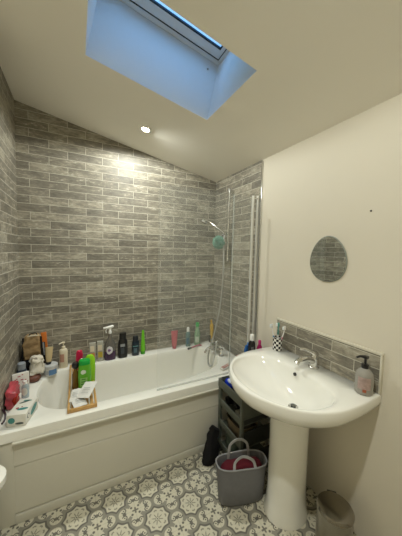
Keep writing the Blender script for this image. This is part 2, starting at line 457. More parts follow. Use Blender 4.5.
# panel profile (y, z) : bead, upper band, groove, lower band, skirting
pp = [(YR + .05, .4730), (YR + .012, .4730), (YR + .012, .470), (YR + .020, .470)]
bm = bmesh.new(); box(bm, tuple(Vector((.003, YR + .022, 0)) - bo), tuple(Vector((W - .003, YR + .04, .4733)) - bo)); 
box(bm, tuple(Vector((.003, YR + .012, 0)) - bo), tuple(Vector((.082, YR + .024, .4733)) - bo), .002)
pan = link('front_panel', bm, MT['panel'], bath)
bm = bmesh.new()
prof = [(-.0, .4733), (-.019, .4725), (-.021, .470), (-.021, .463), (-.017, .459), (.006, .456), (.010, .44), (.010, .334), (.007, .328), (.0165, .322), (.010, .317), (.008, .30), (.008, .06), (.020, .052)]
path = [(YR + .006 + a, z) for a, z in prof] + [(YR + .03, .052), (YR + .03, .4733)]
prism(bm, [(y - bo.y, z) for y, z in path], 'x', .082 - bo.x, W - .004 - bo.x)
link('panel_moulding', bm, MT['panel'], bath)
pb('plinth', (.082, YR + .008, 0), (W - .004, YR + .03, .050), MT['panel'], .003)
# waste and overflow ring
bm = bmesh.new(); 
r_ = [[(r * math.cos(2 * PI * k / 24), r * math.sin(2 * PI * k / 24), z) for k in range(24)] for r, z in ((.0, .004), (.02, .004), (.03, .003), (.035, 0))]
loft(bm, r_[1:], True, False); link('waste', bm, MT['chrome'], bath, loc=tuple(Vector((1.25, -.375, .146)) - bo))

# ------------------------------------------------------------------ bath screen
scr = thing('bath_screen', (1.686, -.703, Z0), 'clear glass shower screen hinged on white posts at the right end of the bath', 'shower screen')
T = 1.93 - Z0
bm = bmesh.new(); box(bm, (-.225, -.003, .010), (-.045, .003, T - .01), .001); link('fixed_pane', bm, MT['glass'], scr)
bm = bmesh.new()
c = .04; poly = [(-.817, .012), (-.235, .012), (-.235, T - .012), (-.817 + c, T - .012)] + [(-.817 + c - c * math.sin(a * PI / 12), T - .012 - c + c * math.cos(a * PI / 12)) for a in range(1, 7)]
prism(bm, poly, 'y', -.003, .003); link('glass_pane', bm, MT['glass'], scr)
bm = bmesh.new(); box(bm, (-.234, -.005, .010), (-.226, .005, T - .01), .001); link('joint_strip', bm, MT['seal'], scr)
bm = bmesh.new(); box(bm, (-.817, -.004, .001), (-.235, .004, .0115), .001); link('bottom_seal', bm, MT['seal'], scr)
posts = mat('satin white aluminium', 'd9d8d0', .3, .35, var=.02)
tb('post', [(-.050, 0, 0), (-.050, 0, T)], .0105, posts, scr, 14); tb('wall_post', [(-.003, 0, 0), (-.003, 0, T)], .0105, posts, scr, 14)
bx('wall_channel', (.008, -.010, 0), (.0138, .010, T), posts, scr)
for z in (.02, T - .02): bx('hinge_bracket', (-.055, -.008, z - .006), (.006, .0135, z + .006), MT['chrome'], scr)

# ------------------------------------------------------------------ shower rail, head, hose, mixer
ra = thing('shower_rail', (W, -.335, 1.40), 'chrome riser rail fixed upright on the right tiled wall', 'shower rail')
tb('rail', [(-.05, 0, 0), (-.05, 0, .665)], .010, MT['chrome'], ra, 16)
for z in (.02, .645):
    tb('wall_bracket', [(0, 0, z), (-.05, 0, z)], .011, MT['chrome'], ra, 14)
    tb('end_cap', [(-.05, 0, z - .018), (-.05, 0, z + .018)], .014, MT['chrome'], ra, 14)
bx('slider', (-.068, -.018, .245), (-.032, .018, .285), MT['chrome'], ra, bev=.006)
hp0 = Vector((1.632, -.30, 1.655)); hp1 = Vector((1.52, -.10, 1.79))
hd = thing('shower_handset', hp0, 'chrome handheld shower sprayer clipped to the riser rail', 'shower sprayer')
dv = hp1 - hp0
tb('handle', spline([(0, 0, 0), dv * .35 + Vector((0, 0, .012)), dv * .7 + Vector((0, 0, .018)), dv], 5), .0115, MT['chrome'], hd, 14)
ax = Vector((-.45, .1, -.9)).normalized()
q = ax.to_track_quat('Z', 'Y').to_euler()
body('spray_plate', [(-.016, .012), (-.010, .030), (.004, .036), (.012, .035), (.013, .030)], MT['chrome'], hd, loc=tuple(dv + ax * .012), rot=q)
mx_ = Vector((1.572, -.32, Z0))
mixer = thing('bath_mixer_tap', mx_, 'chrome bath shower mixer on the right end of the bath rim', 'tap')
for s in (-.075, .075):
    body('pillar', [(0.0005, .026), (.006, .026), (.012, .016), (.045, .015), (.06, .019)], MT['chrome'], mixer, loc=(0, s, 0))
    h = body('handle', [(0, .014), (.010, .026), (.022, .030), (.032, .027), (.038, .016)], MT['chrome'], mixer, n=3, loc=(0, s * 1.0, .075))
    body('neck', [(.055, .014), (.08, .012)], MT['chrome'], mixer, loc=(0, s, 0))
tb('cross_body', [(0, -.085, .055), (0, -.04, .058), (0, .04, .058), (0, .085, .055)], [.018, .021, .021, .018], MT['chrome'], mixer, 18)
tb('spout', spline([(-.005, 0, .058), (-.06, 0, .062), (-.11, 0, .045), (-.125, 0, .020)], 5), [.017] * 5 + [.016] * 5 + [.014] * 6, MT['chrome'], mixer, 16)
body('diverter', [(.058, .013), (.095, .012), (.10, .008)], MT['chrome'], mixer)
hs = spline([(1.628, -.307, 1.64), (1.618, -.315, 1.56), (1.612, -.33, 1.30), (1.59, -.33, 1.0), (1.545, -.315, .74), (1.505, -.30, .58), (1.485, -.30, .47), (1.495, -.32, .415), (1.520, -.345, .44), (1.53, -.355, .54), (1.548, -.345, .635), (1.572, -.322, .640)], 9)
hose = tag(tb('shower_hose', hs, .0078, mat('ribbed chrome hose', 'c6c6c2', .4, .75, var=.2, scale=400), None, 10), 'chrome flexible shower hose looping from the bath mixer up to the shower head', 'hose')
# loofah
bm = bmesh.new(); bmesh.ops.create_icosphere(bm, subdivisions=5, radius=.042)
for v in bm.verts:
    n_ = v.co.normalized(); k = noise.noise(n_ * 5.5); k2 = noise.noise(n_ * 13 + Vector((3, 1, 2)))
    v.co = n_ * (.050 + .024 * abs(math.sin(k * 16)) - .016 + .012 * k2); v.co.z *= 1.12
pf = thing('bath_puff', (1.580, -.285, 1.572), 'mint green mesh bath puff hanging from the shower rail slider', 'bath puff')
link('netting', bm, m_('mint mesh', '7fa998', .7, bump=.5), pf)
tb('cord', spline([(0, 0, .03), (.015, -.012, .06), (.035, -.030, .082)], 5), .0015, m_('white cord', 'dddddd', .6), pf, 6)

# ------------------------------------------------------------------ bottles
YLB = -.055
FR = -112       # direction (deg) facing the camera
def bottle(name, x, y, z, label, cat, prof, m, n=2.0, cap=None, capm=None, lab=None, rz=0, group=None, rot=None):
    t = thing(name, (x, y, z), label, cat, rz, group, rot)
    body('bottle_body' if cat != 'tube' else 'tube_body', prof, m, t, n)
    if cap: body('cap', cap, capm, t, 2.4)
    for L in lab or []: shell('label', L[0], L[1], L[2], L[3], L[4], L[5], L[6], t, n=n, rnd=L[7] if len(L) > 7 else 0)
    return t
def pump(t, z, m, s=1.0, ang=0, parent_m=None):
    body('collar', [(z, .014 * s), (z + .016 * s, .014 * s), (z + .018 * s, .008 * s)], m, t)
    bm = bmesh.new(); c_, s_ = math.cos(ang), math.sin(ang)
    tube(bm, [(0, 0, z + .016 * s), (0, 0, z + .042 * s)], .005 * s, 10)
    box(bm, (-.010 * s, -.010 * s, z + .040 * s), (.010 * s, .010 * s, z + .052 * s), .003 * s)
    tube(bm, [(0, 0, z + .047 * s), (c_ * .022 * s, s_ * .022 * s, z + .048 * s), (c_ * .036 * s, s_ * .036 * s, z + .042 * s)], [.006 * s, .005 * s, .004 * s], 10)
    link('pump', bm, m, t)
white = MT['whiteplastic']; LZ = Z0 + .001
inner_z = LZ
# cream pump bottle
t = bottle('pump_bottle', .287, YLB, LZ, 'cream pump lotion bottle with faint red print on the back ledge', 'bottle',
    [(0, .028, .022), (.004, .031, .025), (.13, .031, .025), (.145, .027, .022), (.155, .014, .014)], m_('cream plastic', 'ddd2b8', .35), 2.6,
    lab=[(.05, .115, .031, .025, -135, -85, m_('faded red print', 'b98c78', .5))])
pump(t, .155, m_('cream plastic', 'ddd2b8'), 1.0, -2.6)
# two clear cartons with coloured labels
for i, (x, c, lb) in enumerate([(.503, 'c9894f', 'clear small toiletry pack with orange label, left of the pair on the ledge'), (.563, 'b9a43c', 'clear small toiletry pack with yellow label, right of the pair on the ledge')]):
    q = thing('toiletry_pack', (x, YLB, LZ), lb, 'pack', -.1)
    hgt = .168 + .006 * i
    bx('carton', (-.025, -.016, 0), (.025, .016, hgt), m_('frosted clear', 'cfcdbf', .25, alpha=.55), q, bev=.003)
    bx('label', (-.017, -.0168, .035), (.018, -.0162, .035 + .05), m_('label' + c, c, .5), q, bev=0)
    bx('text_panel', (-.018, -.0168, .095), (.014, -.0162, .145), m_('label pale', 'd8cdb6', .5), q, bev=0)
# trigger spray
t = bottle('trigger_spray_bottle', .643, YLB, LZ, 'clear trigger spray bottle of purple liquid with white trigger head', 'bottle',
    [(0, .042, .026), (.004, .046, .028), (.075, .046, .028), (.078, .0455, .0278)], m_('purple liquid', '3f2447', .15, coat=.3), 2.5)
body('upper_bottle', [(.0785, .0455, .0278), (.13, .044, .027), (.165, .030, .022), (.20, .016, .015), (.232, .013, .013)], m_('grey clear plastic', '77736c', .15, alpha=.75), t, 2.3)
shell('label', .055, .125, .0452, .0276, -128, -72, m_('white round label', 'd8d4d6', .5), t, n=2.5, off=.0022, rnd=1)
shell('label_print', .078, .102, .0452, .0276, -112, -88, m_('violet print', '7a5a8a', .5), t, n=2.5, off=.0032, rnd=1)
bm = bmesh.new(); loft(bm, [sup(.014, .014, .230), sup(.015, .015, .250), sup(.012, .012, .256)])
tube(bm, [(.030, 0, .292), (.018, 0, .289), (-.01, 0, .283), (-.046, 0, .281)], [.008, .014, .014, .008], 12); tube(bm, [(0, 0, .25), (0, 0, .285)], .011, 12)
link('spray_head', bm, white, t)
tb('trigger', spline([(-.026, 0, .276), (-.034, 0, .255), (-.030, 0, .236)], 4), .005, white, t, 8); tb('nozzle', [(-.044, 0, .281), (-.055, 0, .281)], .009, white, t, 10)
# black shower gel
t = bottle('shower_gel_bottle', .750, YLB, LZ, 'black shower gel bottle with grey lettering right of the spray bottle', 'bottle',
    [(0, .034, .022), (.005, .039, .026), (.07, .041, .027), (.14, .039, .026), (.160, .033, .022), (.168, .026, .02)], MT['black'], 2.8,
    [(.1685, .027, .021), (.21, .029, .022), (.221, .026, .019)], MT['black'])
for k, (a, b_) in enumerate([(-118, -110), (-107, -99), (-96, -88), (-85, -78)]): shell('lettering', .103, .128, .041, .027, a, b_, m_('silver print', 'a8adb2', .4), t, n=2.8, off=.001)
shell('label', .04, .095, .0408, .0268, -112, -84, m_('dim print', '3d4348', .5), t, n=2.8)
# slate deodorant
t = bottle('shampoo_bottle', .862, YLB, LZ, 'dark slate blue bottle beside the green cone-shaped tube', 'bottle',
    [(0, .030, .02), (.004, .033, .022), (.09, .034, .023), (.125, .031, .021), (.13, .028, .02)], m_('slate blue plastic', '252f38', .25), 2.5,
    [(.1305, .024, .018), (.172, .023, .017), (.178, .018, .013)], m_('slate cap', '1b2127', .3),
    lab=[(.085, .093, .0345, .0235, -140, -60, m_('teal print', '5c8f8f', .4)), (.03, .07, .0335, .0225, -120, -80, m_('slate print', '4e6670', .4))])
# lime cone tube standing on its cap
t = thing('cone_tube', (.930, YLB, LZ), 'bright lime green tapering tube standing on its cap', 'tube')
body('tube_body', [(.026, .021, .018), (.10, .019, .012), (.17, .013, .006), (.222, .010, .0015)], m_('lime plastic', '6fc02a', .3), t, 2.0)
body('cap', [(0, .019, .017), (.003, .0205, .018), (.0255, .0205, .018)], m_('green cap', '3f9a24', .3), t)
# pink tube
t = thing('squeeze_tube', (1.240, YLB, LZ), 'translucent pink squeeze tube standing on its cap on the far ledge', 'tube')
body('tube_body', [(.030, .023, .019), (.09, .029, .014), (.176, .036, .002)], m_('pink plastic', 'c9626c', .3, alpha=.85), t, 2.0)
body('cap', [(0, .018, .017), (.003, .0195, .0185), (.0295, .0195, .0185)], m_('pink cap', 'b44a58', .3), t)
# blue grey bottle with white cap
bottle('mouthwash_bottle', 1.385, YLB, LZ, 'slim blue-grey bottle with white cap on the far ledge', 'bottle',
    [(0, .021, .018), (.004, .024, .02), (.11, .024, .02), (.14, .020, .018), (.15, .014, .014)], m_('blue grey plastic', '6d8a86', .3, alpha=.9), 2.4,
    [(.151, .013, .013), (.188, .013, .013), (.192, .010, .01)], white, lab=[(.03, .09, .024, .02, -150, -80, m_('bluish print', '42677a', .4))])
# green bottle with green cap
bottle('shampoo_bottle', 1.490, YLB, LZ, 'pale green see-through bottle with bright green cap on the far ledge', 'bottle',
    [(0, .028, .02), (.004, .031, .023), (.11, .031, .023), (.15, .024, .019), (.17, .017, .016), (.19, .016, .015)], m_('pale green clear plastic', '93b592', .2, alpha=.85), 2.3,
    [(.191, .018, .018), (.225, .018, .018), (.230, .015, .015)], m_('bright green cap', '2fa04e', .3), lab=[(.03, .09, .031, .023, -150, -80, m_('pale print', 'c4d3bd', .4))])
# yellow body brush
t = thing('body_brush', (1.665, -.045, LZ), 'yellow curved bath brush leaning upright in the corner of the ledge', 'brush')
tb('handle', spline([(-.015, -.012, .006), (-.005, -.008, .07), (0, 0, .15), (-.006, .004, .235)], 6), [.014] * 4 + [.017] * 6 + [.020] * 5 + [.010] * 4, m_('yellow plastic', 'c9a23a', .4), t, 14)
bx('bristle_pad', (-.030, -.020, .001), (-.004, .004, .075), m_('dark bristles', '3a332b', .8), t, bev=.004)
# razor lying on the ledge
t = thing('razor', (1.44, -.122, LZ + .011), 'pink and black razor lying flat on the rim below the green bottle', 'razor', rz=.28)
tb('handle', spline([(-.055, 0, 0), (0, 0, .003), (.055, 0, .002)], 5), [.0085] * 11, m_('dull pink', 'a8606a', .4), t, 10)
tb('grip', [(-.098, -.004, .0025), (-.056, 0, .0005)], [.0115, .009], MT['black'], t, 10); bx('razor_head', (.055, -.018, -.004), (.068, .018, .006), m_('dull pink', 'a8606a'), t, bev=.002)

# ------------------------------------------------------------------ left corner of the bath
t = bottle('shampoo_bottle', .036, -.215, LZ, 'dark blue bottle with pale grey cap against the left tiled wall', 'bottle',
    [(0, .026, .026), (.004, .03, .03), (.09, .03, .03), (.105, .026, .026)], m_('navy plastic', '39424e', .3), 2.2, [(.1055, .024, .024), (.145, .024, .024), (.15, .02, .02)], m_('grey cap', '8d939a', .35))
# wash bag: crumpled brown packet on a black pouch
t = thing('wash_bag', (.085, -.068, LZ), 'crumpled brown and gold wash bag with black base in the left corner', 'bag')
crumple('pouch', (.125, .085, .13), MT['blackcloth'], t, .008, 18, 2, e=.15, n=5)
crumple('upper_panel', (.115, .075, .19), m_('gold brown foil', 'a88c64', .3, var=.38, scale=30, bump=.9), t, .013, 24, 5, loc=(0, -.004, .108), n=6, e=.12, cuts=16)
for s_ in (-.060, .060): tb('side_strap', spline([(s_, -.030, .02), (s_ * 1.04, -.036, .12), (s_, -.034, .20), (s_ * .93, -.030, .288)], 5), .006, MT['black'], t, 8)
tb('top_trim', spline([(-.05, -.02, .286), (-.02, -.035, .297), (.02, -.035, .300), (.052, -.02, .290)], 5), .006, m_('pale binding', 'bfb59c', .5), t, 8)
tb('handle', spline([(-.02, -.01, .285), (-.012, -.015, .310), (.022, -.012, .312), (.028, -.008, .288)], 6), .004, MT['black'], t, 8)
# orange packet
t = thing('razor_packet', (.170, -.040, LZ), 'orange and black hanging packet beside the brown wash bag', 'packet', rot=(0, -.06, 0))
bx('backing_card', (-.019, -.004, 0), (.019, .004, .30), m_('orange card', 'c8702c', .45), t, bev=.002)
bx('black_band', (-.0193, -.006, .02), (.004, -.0042, .225), MT['black'], t, bev=.0005); bx('clip', (-.012, -.010, .12), (-.002, -.0062, .22), m_('silver grey', '8d9297', .4), t, bev=.001)
# round tub with cream tube on it
t = thing('cream_tub', (.205, -.150, LZ), 'round white lidded tub with blue label near the left corner', 'tub')
body('tub_body', [(0, .040), (.004, .044), (.060, .046)], m_('offwhite tub', 'd6d6d0', .35), t); body('lid', [(.0605, .048), (.078, .048), (.082, .044)], m_('lid grey white', 'c3c4c2', .3), t)
shell('label', .012, .052, .0455, .0455, -100, -30, m_('blue label', '5f86b0', .4), t)
shell('label', .018, .046, .0460, .0460, -150, -102, m_('grey label', 'aab0b4', .4), t)
t = thing('cream_tube', (.192, -.148, LZ + .083), 'cream beige tube with black cap standing on the round tub', 'tube', rot=(.0, .05, 0))
body('cap', [(0, .017, .016), (.002, .0185, .0175), (.020, .0185, .0175)], MT['black'], t); body('tube_body', [(.0205, .0175, .016), (.07, .022, .013), (.13, .026, .003)], m_('beige tube', 'c8b48a', .4, var=.1), t)
# brown soap dish, white cloth on it
t = tag(crumple('leather_pouch', (.105, .085, .045), m_('brown leather', '6b4233', .45), None, .004, 20, 8, loc=(.095, -.205, LZ), n=3), 'small brown leather pouch lying under the white crumpled flannel', 'pouch')
t = thing('face_flannel', (.124, -.190, LZ + .047), 'crumpled white and grey flannel draped on the brown pouch', 'cloth', rz=.4)
crumple('folded_cloth', (.105, .062, .125), m_('white flannel', 'd9d2c2', .85, bump=.6, var=.1), t, .018, 24, 13, n=4, taper=.7, e=.15, cuts=14)
crumple('grey_corner', (.04, .03, .04), m_('grey flannel', '9b9080', .85), t, .006, 40, 9, loc=(-.02, -.012, .085))
# pink packaging group at the left end
t = thing('sanitary_pack', (.034, -.475, LZ), 'crumpled pink and red plastic pack against the left wall', 'packet', rz=.05)
crumple('wrapper', (.056, .15, .120), m_('pink film', 'c4505a', .22, var=.3, scale=18), t, .013, 30, 4, n=6, taper=.9, e=.12, cuts=16)
crumple('red_corner', (.03, .06, .06), m_('red film', 'a62a1c', .25, var=.3), t, .008, 30, 6, loc=(.020, -.050, .018))
t = thing('paper_packet', (.052, -.335, LZ), 'white paper packet with pink speckled print behind the pink pack', 'packet', rot=(-.12, 0, .25))
bm = bmesh.new(); box(bm, (-.048, -.012, 0), (.045, .012, .125), .006); link('packet_body', bm, m_('white packet', 'd9d5cc', .5), t)
for i in range(16):
    a, b_ = random.uniform(-.036, .034), random.uniform(.06, .115)
    bx('print_spot', (a - .004, -.0128, b_ - .003), (a + .004, -.0121, b_ + .003), m_('pink print', 'b5616b', .5), t, bev=0)
t = thing('deodorant_bottle', (.088, -.425, LZ), 'small clear bottle with oval label beside the pink pack', 'bottle')
body('bottle_body', [(0, .017, .012), (.003, .020, .014), (.075, .020, .014), (.09, .010, .009)], m_('clear bluish plastic', 'b4c3c6', .2, alpha=.8), t); body('cap', [(.0905, .010), (.108, .010), (.11, .008)], white, t)
shell('label', .02, .07, .020, .014, -150, -50, m_('oval label', 'cfd0c4', .5), t, rnd=1)
t = thing('curved_strap', (.040, -.640, LZ), 'black and silver strap end hanging out of the pink pack', 'strap')
tb('strap', spline([(-.03, .03, .055), (-.015, .02, .03), (-.012, -.005, .012), (-.02, -.03, .006)], 6), .005, m_('dark red black', '2d1220', .4), t, 8)
t['label'] = 'dark curved plastic strap beside the tissue box on the bath corner'
# tissue / wipes box
t = thing('tissue_box', (.110, -.642, LZ), 'white cardboard box with teal leaf print on the near left bath corner', 'box', rz=-.24)
bx('carton', (-.046, -.078, 0), (.046, .078, .0655), m_('white card', 'dcd9ce', .45), t, bev=.0025)
teal = m_('teal print', '5c8f8f', .4); tl2 = m_('teal ink', '3f8580', .45); rd = m_('red ink', '9c3a44', .5); gy = m_('grey ink', '4d5753', .5)
def disc(name, c, r, nax, m, parent, sx=1, sy=1, rot=0, th=.0008):
    bm = bmesh.new(); R0 = []; R1 = []
    for k in range(24):
        a = 2 * PI * k / 24; u, v = r * sx * math.cos(a), r * sy * math.sin(a); u, v = u * math.cos(rot) - v * math.sin(rot), u * math.sin(rot) + v * math.cos(rot)
        if nax == 'z': p0 = (c[0] + u, c[1] + v, c[2]); d = (0, 0, th)
        elif nax == 'y': p0 = (c[0] + u, c[1], c[2] + v); d = (0, -th, 0)
        else: p0 = (c[0], c[1] + u, c[2] + v); d = (th, 0, 0)
        R0.append(p0); R1.append(tuple(p0[i] + d[i] for i in range(3)))
    loft(bm, [R0, R1]); return link(name, bm, m, parent)
disc('round_logo', (-.022, -.078, .034), .016, 'y', tl2, t); disc('side_print', (.015, -.078, .016), .020, 'y', gy, t, 1, .3)
disc('side_print', (.046, .02, .034), .042, 'x', tl2, t, 1, .42, .25); disc('ring_print', (.046, -.048, .036), .013, 'x', gy, t); disc('ring_center', (.0466, -.048, .036), .009, 'x', m_('white card', 'dcd9ce'), t)
disc('leaf_print', (.010, -.028, .066), .026, 'z', tl2, t, 1, .4, .15); disc('berry_print', (-.018, -.02, .066), .008, 'z', rd, t); disc('leaf_print', (-.006, .040, .066), .026, 'z', gy, t, 1, .28, .5); disc('berry_print', (.0, -.008, .066), .004, 'z', rd, t)
disc('opening', (.004, .052, .066), .022, 'z', tl2, t, 1, .25, -.1)

# ------------------------------------------------------------------ bath caddy across the tub with its contents
cx_ = .412
t = thing('bath_caddy', (cx_, -.402, Z0 + .001), 'bamboo caddy tray lying across the tub from ledge to ledge', 'caddy tray', rz=0)
for s in (-1, 1): bx('side_rail', (s * .074 - .006, -.318, 0), (s * .074 + .006, .318, .022), MT['wood'], t, bev=.002)
for s in (-1, 1): bx('end_rail', (-.068, s * .312 - .006, 0), (.068, s * .312 + .006, .022), MT['wood'], t, bev=.002)
for k in range(5): bx('base_slat', (-.062 + k * .0262, -.3055, .0), (-.062 + k * .0262 + .019, .3055, .006), MT['wood'], t, bev=.001)
CZ = Z0 + .0085
t = bottle('shampoo_bottle', .430, -.478, CZ, 'green shampoo bottle with dark green lid and white round mark in the caddy', 'bottle',
    [(0, .034, .02), (.005, .039, .024), (.09, .041, .025), (.155, .038, .024), (.170, .034, .022)], m_('apple green plastic', '5fae2c', .25), 2.5,
    [(.1705, .036, .025), (.195, .036, .025), (.201, .031, .021)], m_('emerald cap', '109a3a', .25))
shell('round_mark', .110, .140, .0405, .0252, -120, -82, m_('white mark', 'd9e5cf', .4), t, n=2.5, off=.001, rnd=1)
shell('label', .025, .085, .0405, .0252, -128, -72, m_('pale green print', '8fc36c', .4), t, n=2.5)
for k in range(3): shell('print_line', .040 + k * .016, .046 + k * .016, .0408, .0255, -118 + 3 * k, -82 - 2 * k, m_('dark green ink', '2f7a2a', .4), t, n=2.5, off=.0012)
t = bottle('conditioner_bottle', .466, -.405, CZ, 'yellow-lime bottle standing behind the green shampoo bottle in the caddy', 'bottle',
    [(0, .03, .02), (.005, .034, .023), (.10, .037, .024), (.17, .034, .022), (.19, .024, .016)], m_('yellow lime plastic', '8fce22', .25), 2.3, [(.1905, .022, .015), (.198, .018, .012)], m_('yellow lime plastic', '8fce22', .25))
t = bottle('oil_bottle', .375, -.455, CZ, 'narrow amber oil bottle with black top in the caddy', 'bottle',
    [(0, .020, .016), (.004, .023, .019), (.10, .022, .018), (.125, .012, .012), (.140, .011, .011)], m_('amber plastic', '6a4f14', .12, coat=.4), 2.3, [(.1405, .013), (.152, .021), (.170, .023), (.182, .016)], MT['black'])
t = thing('exfoliating_sponge', (.378, -.380, CZ), 'hot pink scrub brush sticking up at the back of the caddy', 'brush', rot=(0, .10, 0))
tb('handle', [(0, 0, .001), (0, 0, .17)], [.007, .006], m_('hot pink', 'c81f4c', .4), t, 10)
crumple('scrub_head', (.045, .022, .085), m_('hot pink', 'c81f4c'), t, .005, 40, 3, loc=(0.002, 0, .150), n=2.5)
bx('white_tip', (.012, -.014, .158), (.024, -.004, .178), white, t, bev=.003)
for i, (x, y, z, rx, ry, rz, sz, lb) in enumerate([
    (.392, -.655, CZ + .017, .12, .03, .25, (.075, .10, .010), 'crumpled white wrapper lying lowest in the front of the caddy'),
    (.374, -.603, CZ + .034, .25, -.1, -.2, (.055, .10, .010), 'narrow white wrapper leaning at the left of the caddy'),
    (.440, -.616, CZ + .060, .42, -.12, -.62, (.088, .115, .006), 'square white sachet propped highest against the green bottle')]):
    t = thing('paper_sachet', (x, y, z), lb, 'sachet', rot=(rx, ry, rz), group='white sachets in the caddy')
    bm = bmesh.new(); g = 9; R = []
    for b_ in range(g + 1):
        row = []
        for a in range(g + 1):
            px, py = (a / g - .5) * sz[0], (b_ / g - .5) * sz[1]
            zz = sz[2] * math.cos(px / sz[0] * 2.6) * math.cos(py / sz[1] * 2.6) * .6 + noise.noise(Vector((px * 60, py * 60, i * 5))) * .0035
            row.append((px, py, zz))
        R.append(row)
    lo_, hi_ = R, [[(p[0], p[1], -p[2] * .25 - .0005) for p in r] for r in R]
    V0 = [[bm.verts.new(p) for p in r] for r in lo_]; V1 = [[bm.verts.new(p) for p in r] for r in hi_]
    for b_ in range(g):
        for a in range(g):
            bm.faces.new((V0[b_][a], V0[b_][a + 1], V0[b_ + 1][a + 1], V0[b_ + 1][a])); bm.faces.new((V1[b_][a], V1[b_ + 1][a], V1[b_ + 1][a + 1], V1[b_][a + 1]))
    for a in range(g):
        for (p, q_) in (((0, a), (0, a + 1)), ((g, a), (g, a + 1)), ((a, 0), (a + 1, 0)), ((a, g), (a + 1, g))):
            bm.faces.new((V0[p[0]][p[1]], V0[q_[0]][q_[1]], V1[q_[0]][q_[1]], V1[p[0]][p[1]]))
    link('wrapper', bm, m_('white paper film', 'dfddd6', .35, var=.08), t)
    for k in range(4): bx('print_line', (-sz[0] * .28, -sz[1] * .25 + k * .012, sz[2] * .62 + .0035), (sz[0] * (.28 - .05 * (k % 2)), -sz[1] * .25 + k * .012 + .002, sz[2] * .62 + .0042), m_('grey print', '9a9c9c', .5), t, bev=0)

# ------------------------------------------------------------------ basin
BY = -1.312; BZ = .812
bs = thing('washbasin', (W, BY, 0), 'white ceramic pedestal washbasin against the cream wall', 'washbasin')
# half outline of the rim: (distance from wall, half width)
half = [(0, .342), (.10, .350), (.20, .352), (.30, .345), (.38, .320), (.44, .285), (.50, .228), (.55, .145), (.578, .068), (.585, 0)]
full = [(-d, -w_) for d, w_ in half] + [(-d, w_) for d, w_ in half[::-1][1:]]
full = [(d, w_) for d, w_ in full]
sp_ = spline([(a, b, 0) for a, b in full], 6)
back = [Vector((0, .34 - k * .68 / 12, 0)) for k in range(1, 12)]
out = sp_ + back; NB = len(out)
def bow(ring, s, dx=0): 
    c = Vector((-.27, 0, 0)); return [c + (p - c) * s + Vector((dx, 0, 0)) for p in ring]
# inner bowl outline matched sample by sample
bc = Vector((-.335, 0, 0))
def inner_pt(p):
    d = (p - bc); a = math.atan2(d.y, d.x)
    if p in back: pass
    # superellipse of the bowl
    rx = .172 if math.cos(a) > 0 else .215; ry = .288
    n_ = 2.7 if math.cos(a) > 0 else 2.15
    c, s = math.cos(a), math.sin(a)
    k = (abs(c / rx) ** n_ + abs(s / ry) ** n_) ** (-1 / n_)
    return bc + Vector((c, s, 0)) * k
inn = [inner_pt(p) for p in out]
dr = Vector((-.290, -.072, 0))
def mixr(A, B, t): return [a.lerp(b, t) for a, b in zip(A, B)]
def up(r, z): return [Vector((min(p.x, -.003), p.y, z)) for p in r]
dring = [dr + (p - bc).normalized() * .022 for p in inn]
bm = bmesh.new()
R = [up(bow(out, .22, .08), .64), up(bow(out, .42, .06), .65), up(bow(out, .66, .03), .67), up(bow(out, .84, .012), .70), up(bow(out, .94, .003), .73), up(bow(out, .98), .752), up(out, .772), up(out, BZ - .010), up(bow(out, .994), BZ - .003), up(bow(out, .985), BZ),
     up(mixr(out, inn, .75), BZ - .001), up(mixr(out, inn, .93), BZ - .004), up(inn, BZ - .012), up(mixr(inn, dring, .03), BZ - .024), up(mixr(inn, dring, .08), BZ - .042), up(mixr(inn, dring, .16), BZ - .064), up(mixr(inn, dring, .28), BZ - .088), up(mixr(inn, dring, .43), BZ - .109), up(mixr(inn, dring, .60), BZ - .125), up(mixr(inn, dring, .80), BZ - .137), up(dring, BZ - .145)]
loft(bm, R, True, True)
bo_ = link('bowl', bm, MT['ceramic'], bs); bo_.data.set_sharp_from_angle(angle=math.radians(80))
# pedestal
bm = bmesh.new(); rings = []
pc = 1.458 - W
for z, rx, ry in ((0, .128, .112), (.02, .128, .112), (.06, .118, .106), (.15, .110, .102), (.40, .108, .101), (.60, .112, .104), (.648, .116, .108)):
    rings.append([(pc + rx * (1 if math.cos(a) < 0 else 1.0) * math.cos(a), -.008 + ry * math.sin(a), z) for a in [2 * PI * k / 40 for k in range(40)]])
loft(bm, rings); link('pedestal', bm, MT['ceramic'], bs)
# waste, overflow
bm = bmesh.new()
loft(bm, [[(dr.x + r * math.cos(2 * PI * k / 24), dr.y + r * math.sin(2 * PI * k / 24), z) for k in range(24)] for r, z in ((.026, BZ - .146), (.026, BZ - .141), (.021, BZ - .140), (.018, BZ - .143))], True, True); wst = link('waste', bm, MT['chrome'], bs)
bm = bmesh.new(); loft(bm, [[(dr.x + r * math.cos(2 * PI * k / 20), dr.y + r * math.sin(2 * PI * k / 20), z) for k in range(20)] for r, z in ((.013, BZ - .142), (.013, BZ - .132), (.009, BZ - .130))]); tag(link('plug', bm, m_('dark chrome', '8d9193', .15, metal=1), wst), 'dark plug')
disc('overflow_hole', (-.181, .02, BZ - .030), .010, 'x', MT['black'], bs, th=-.006)
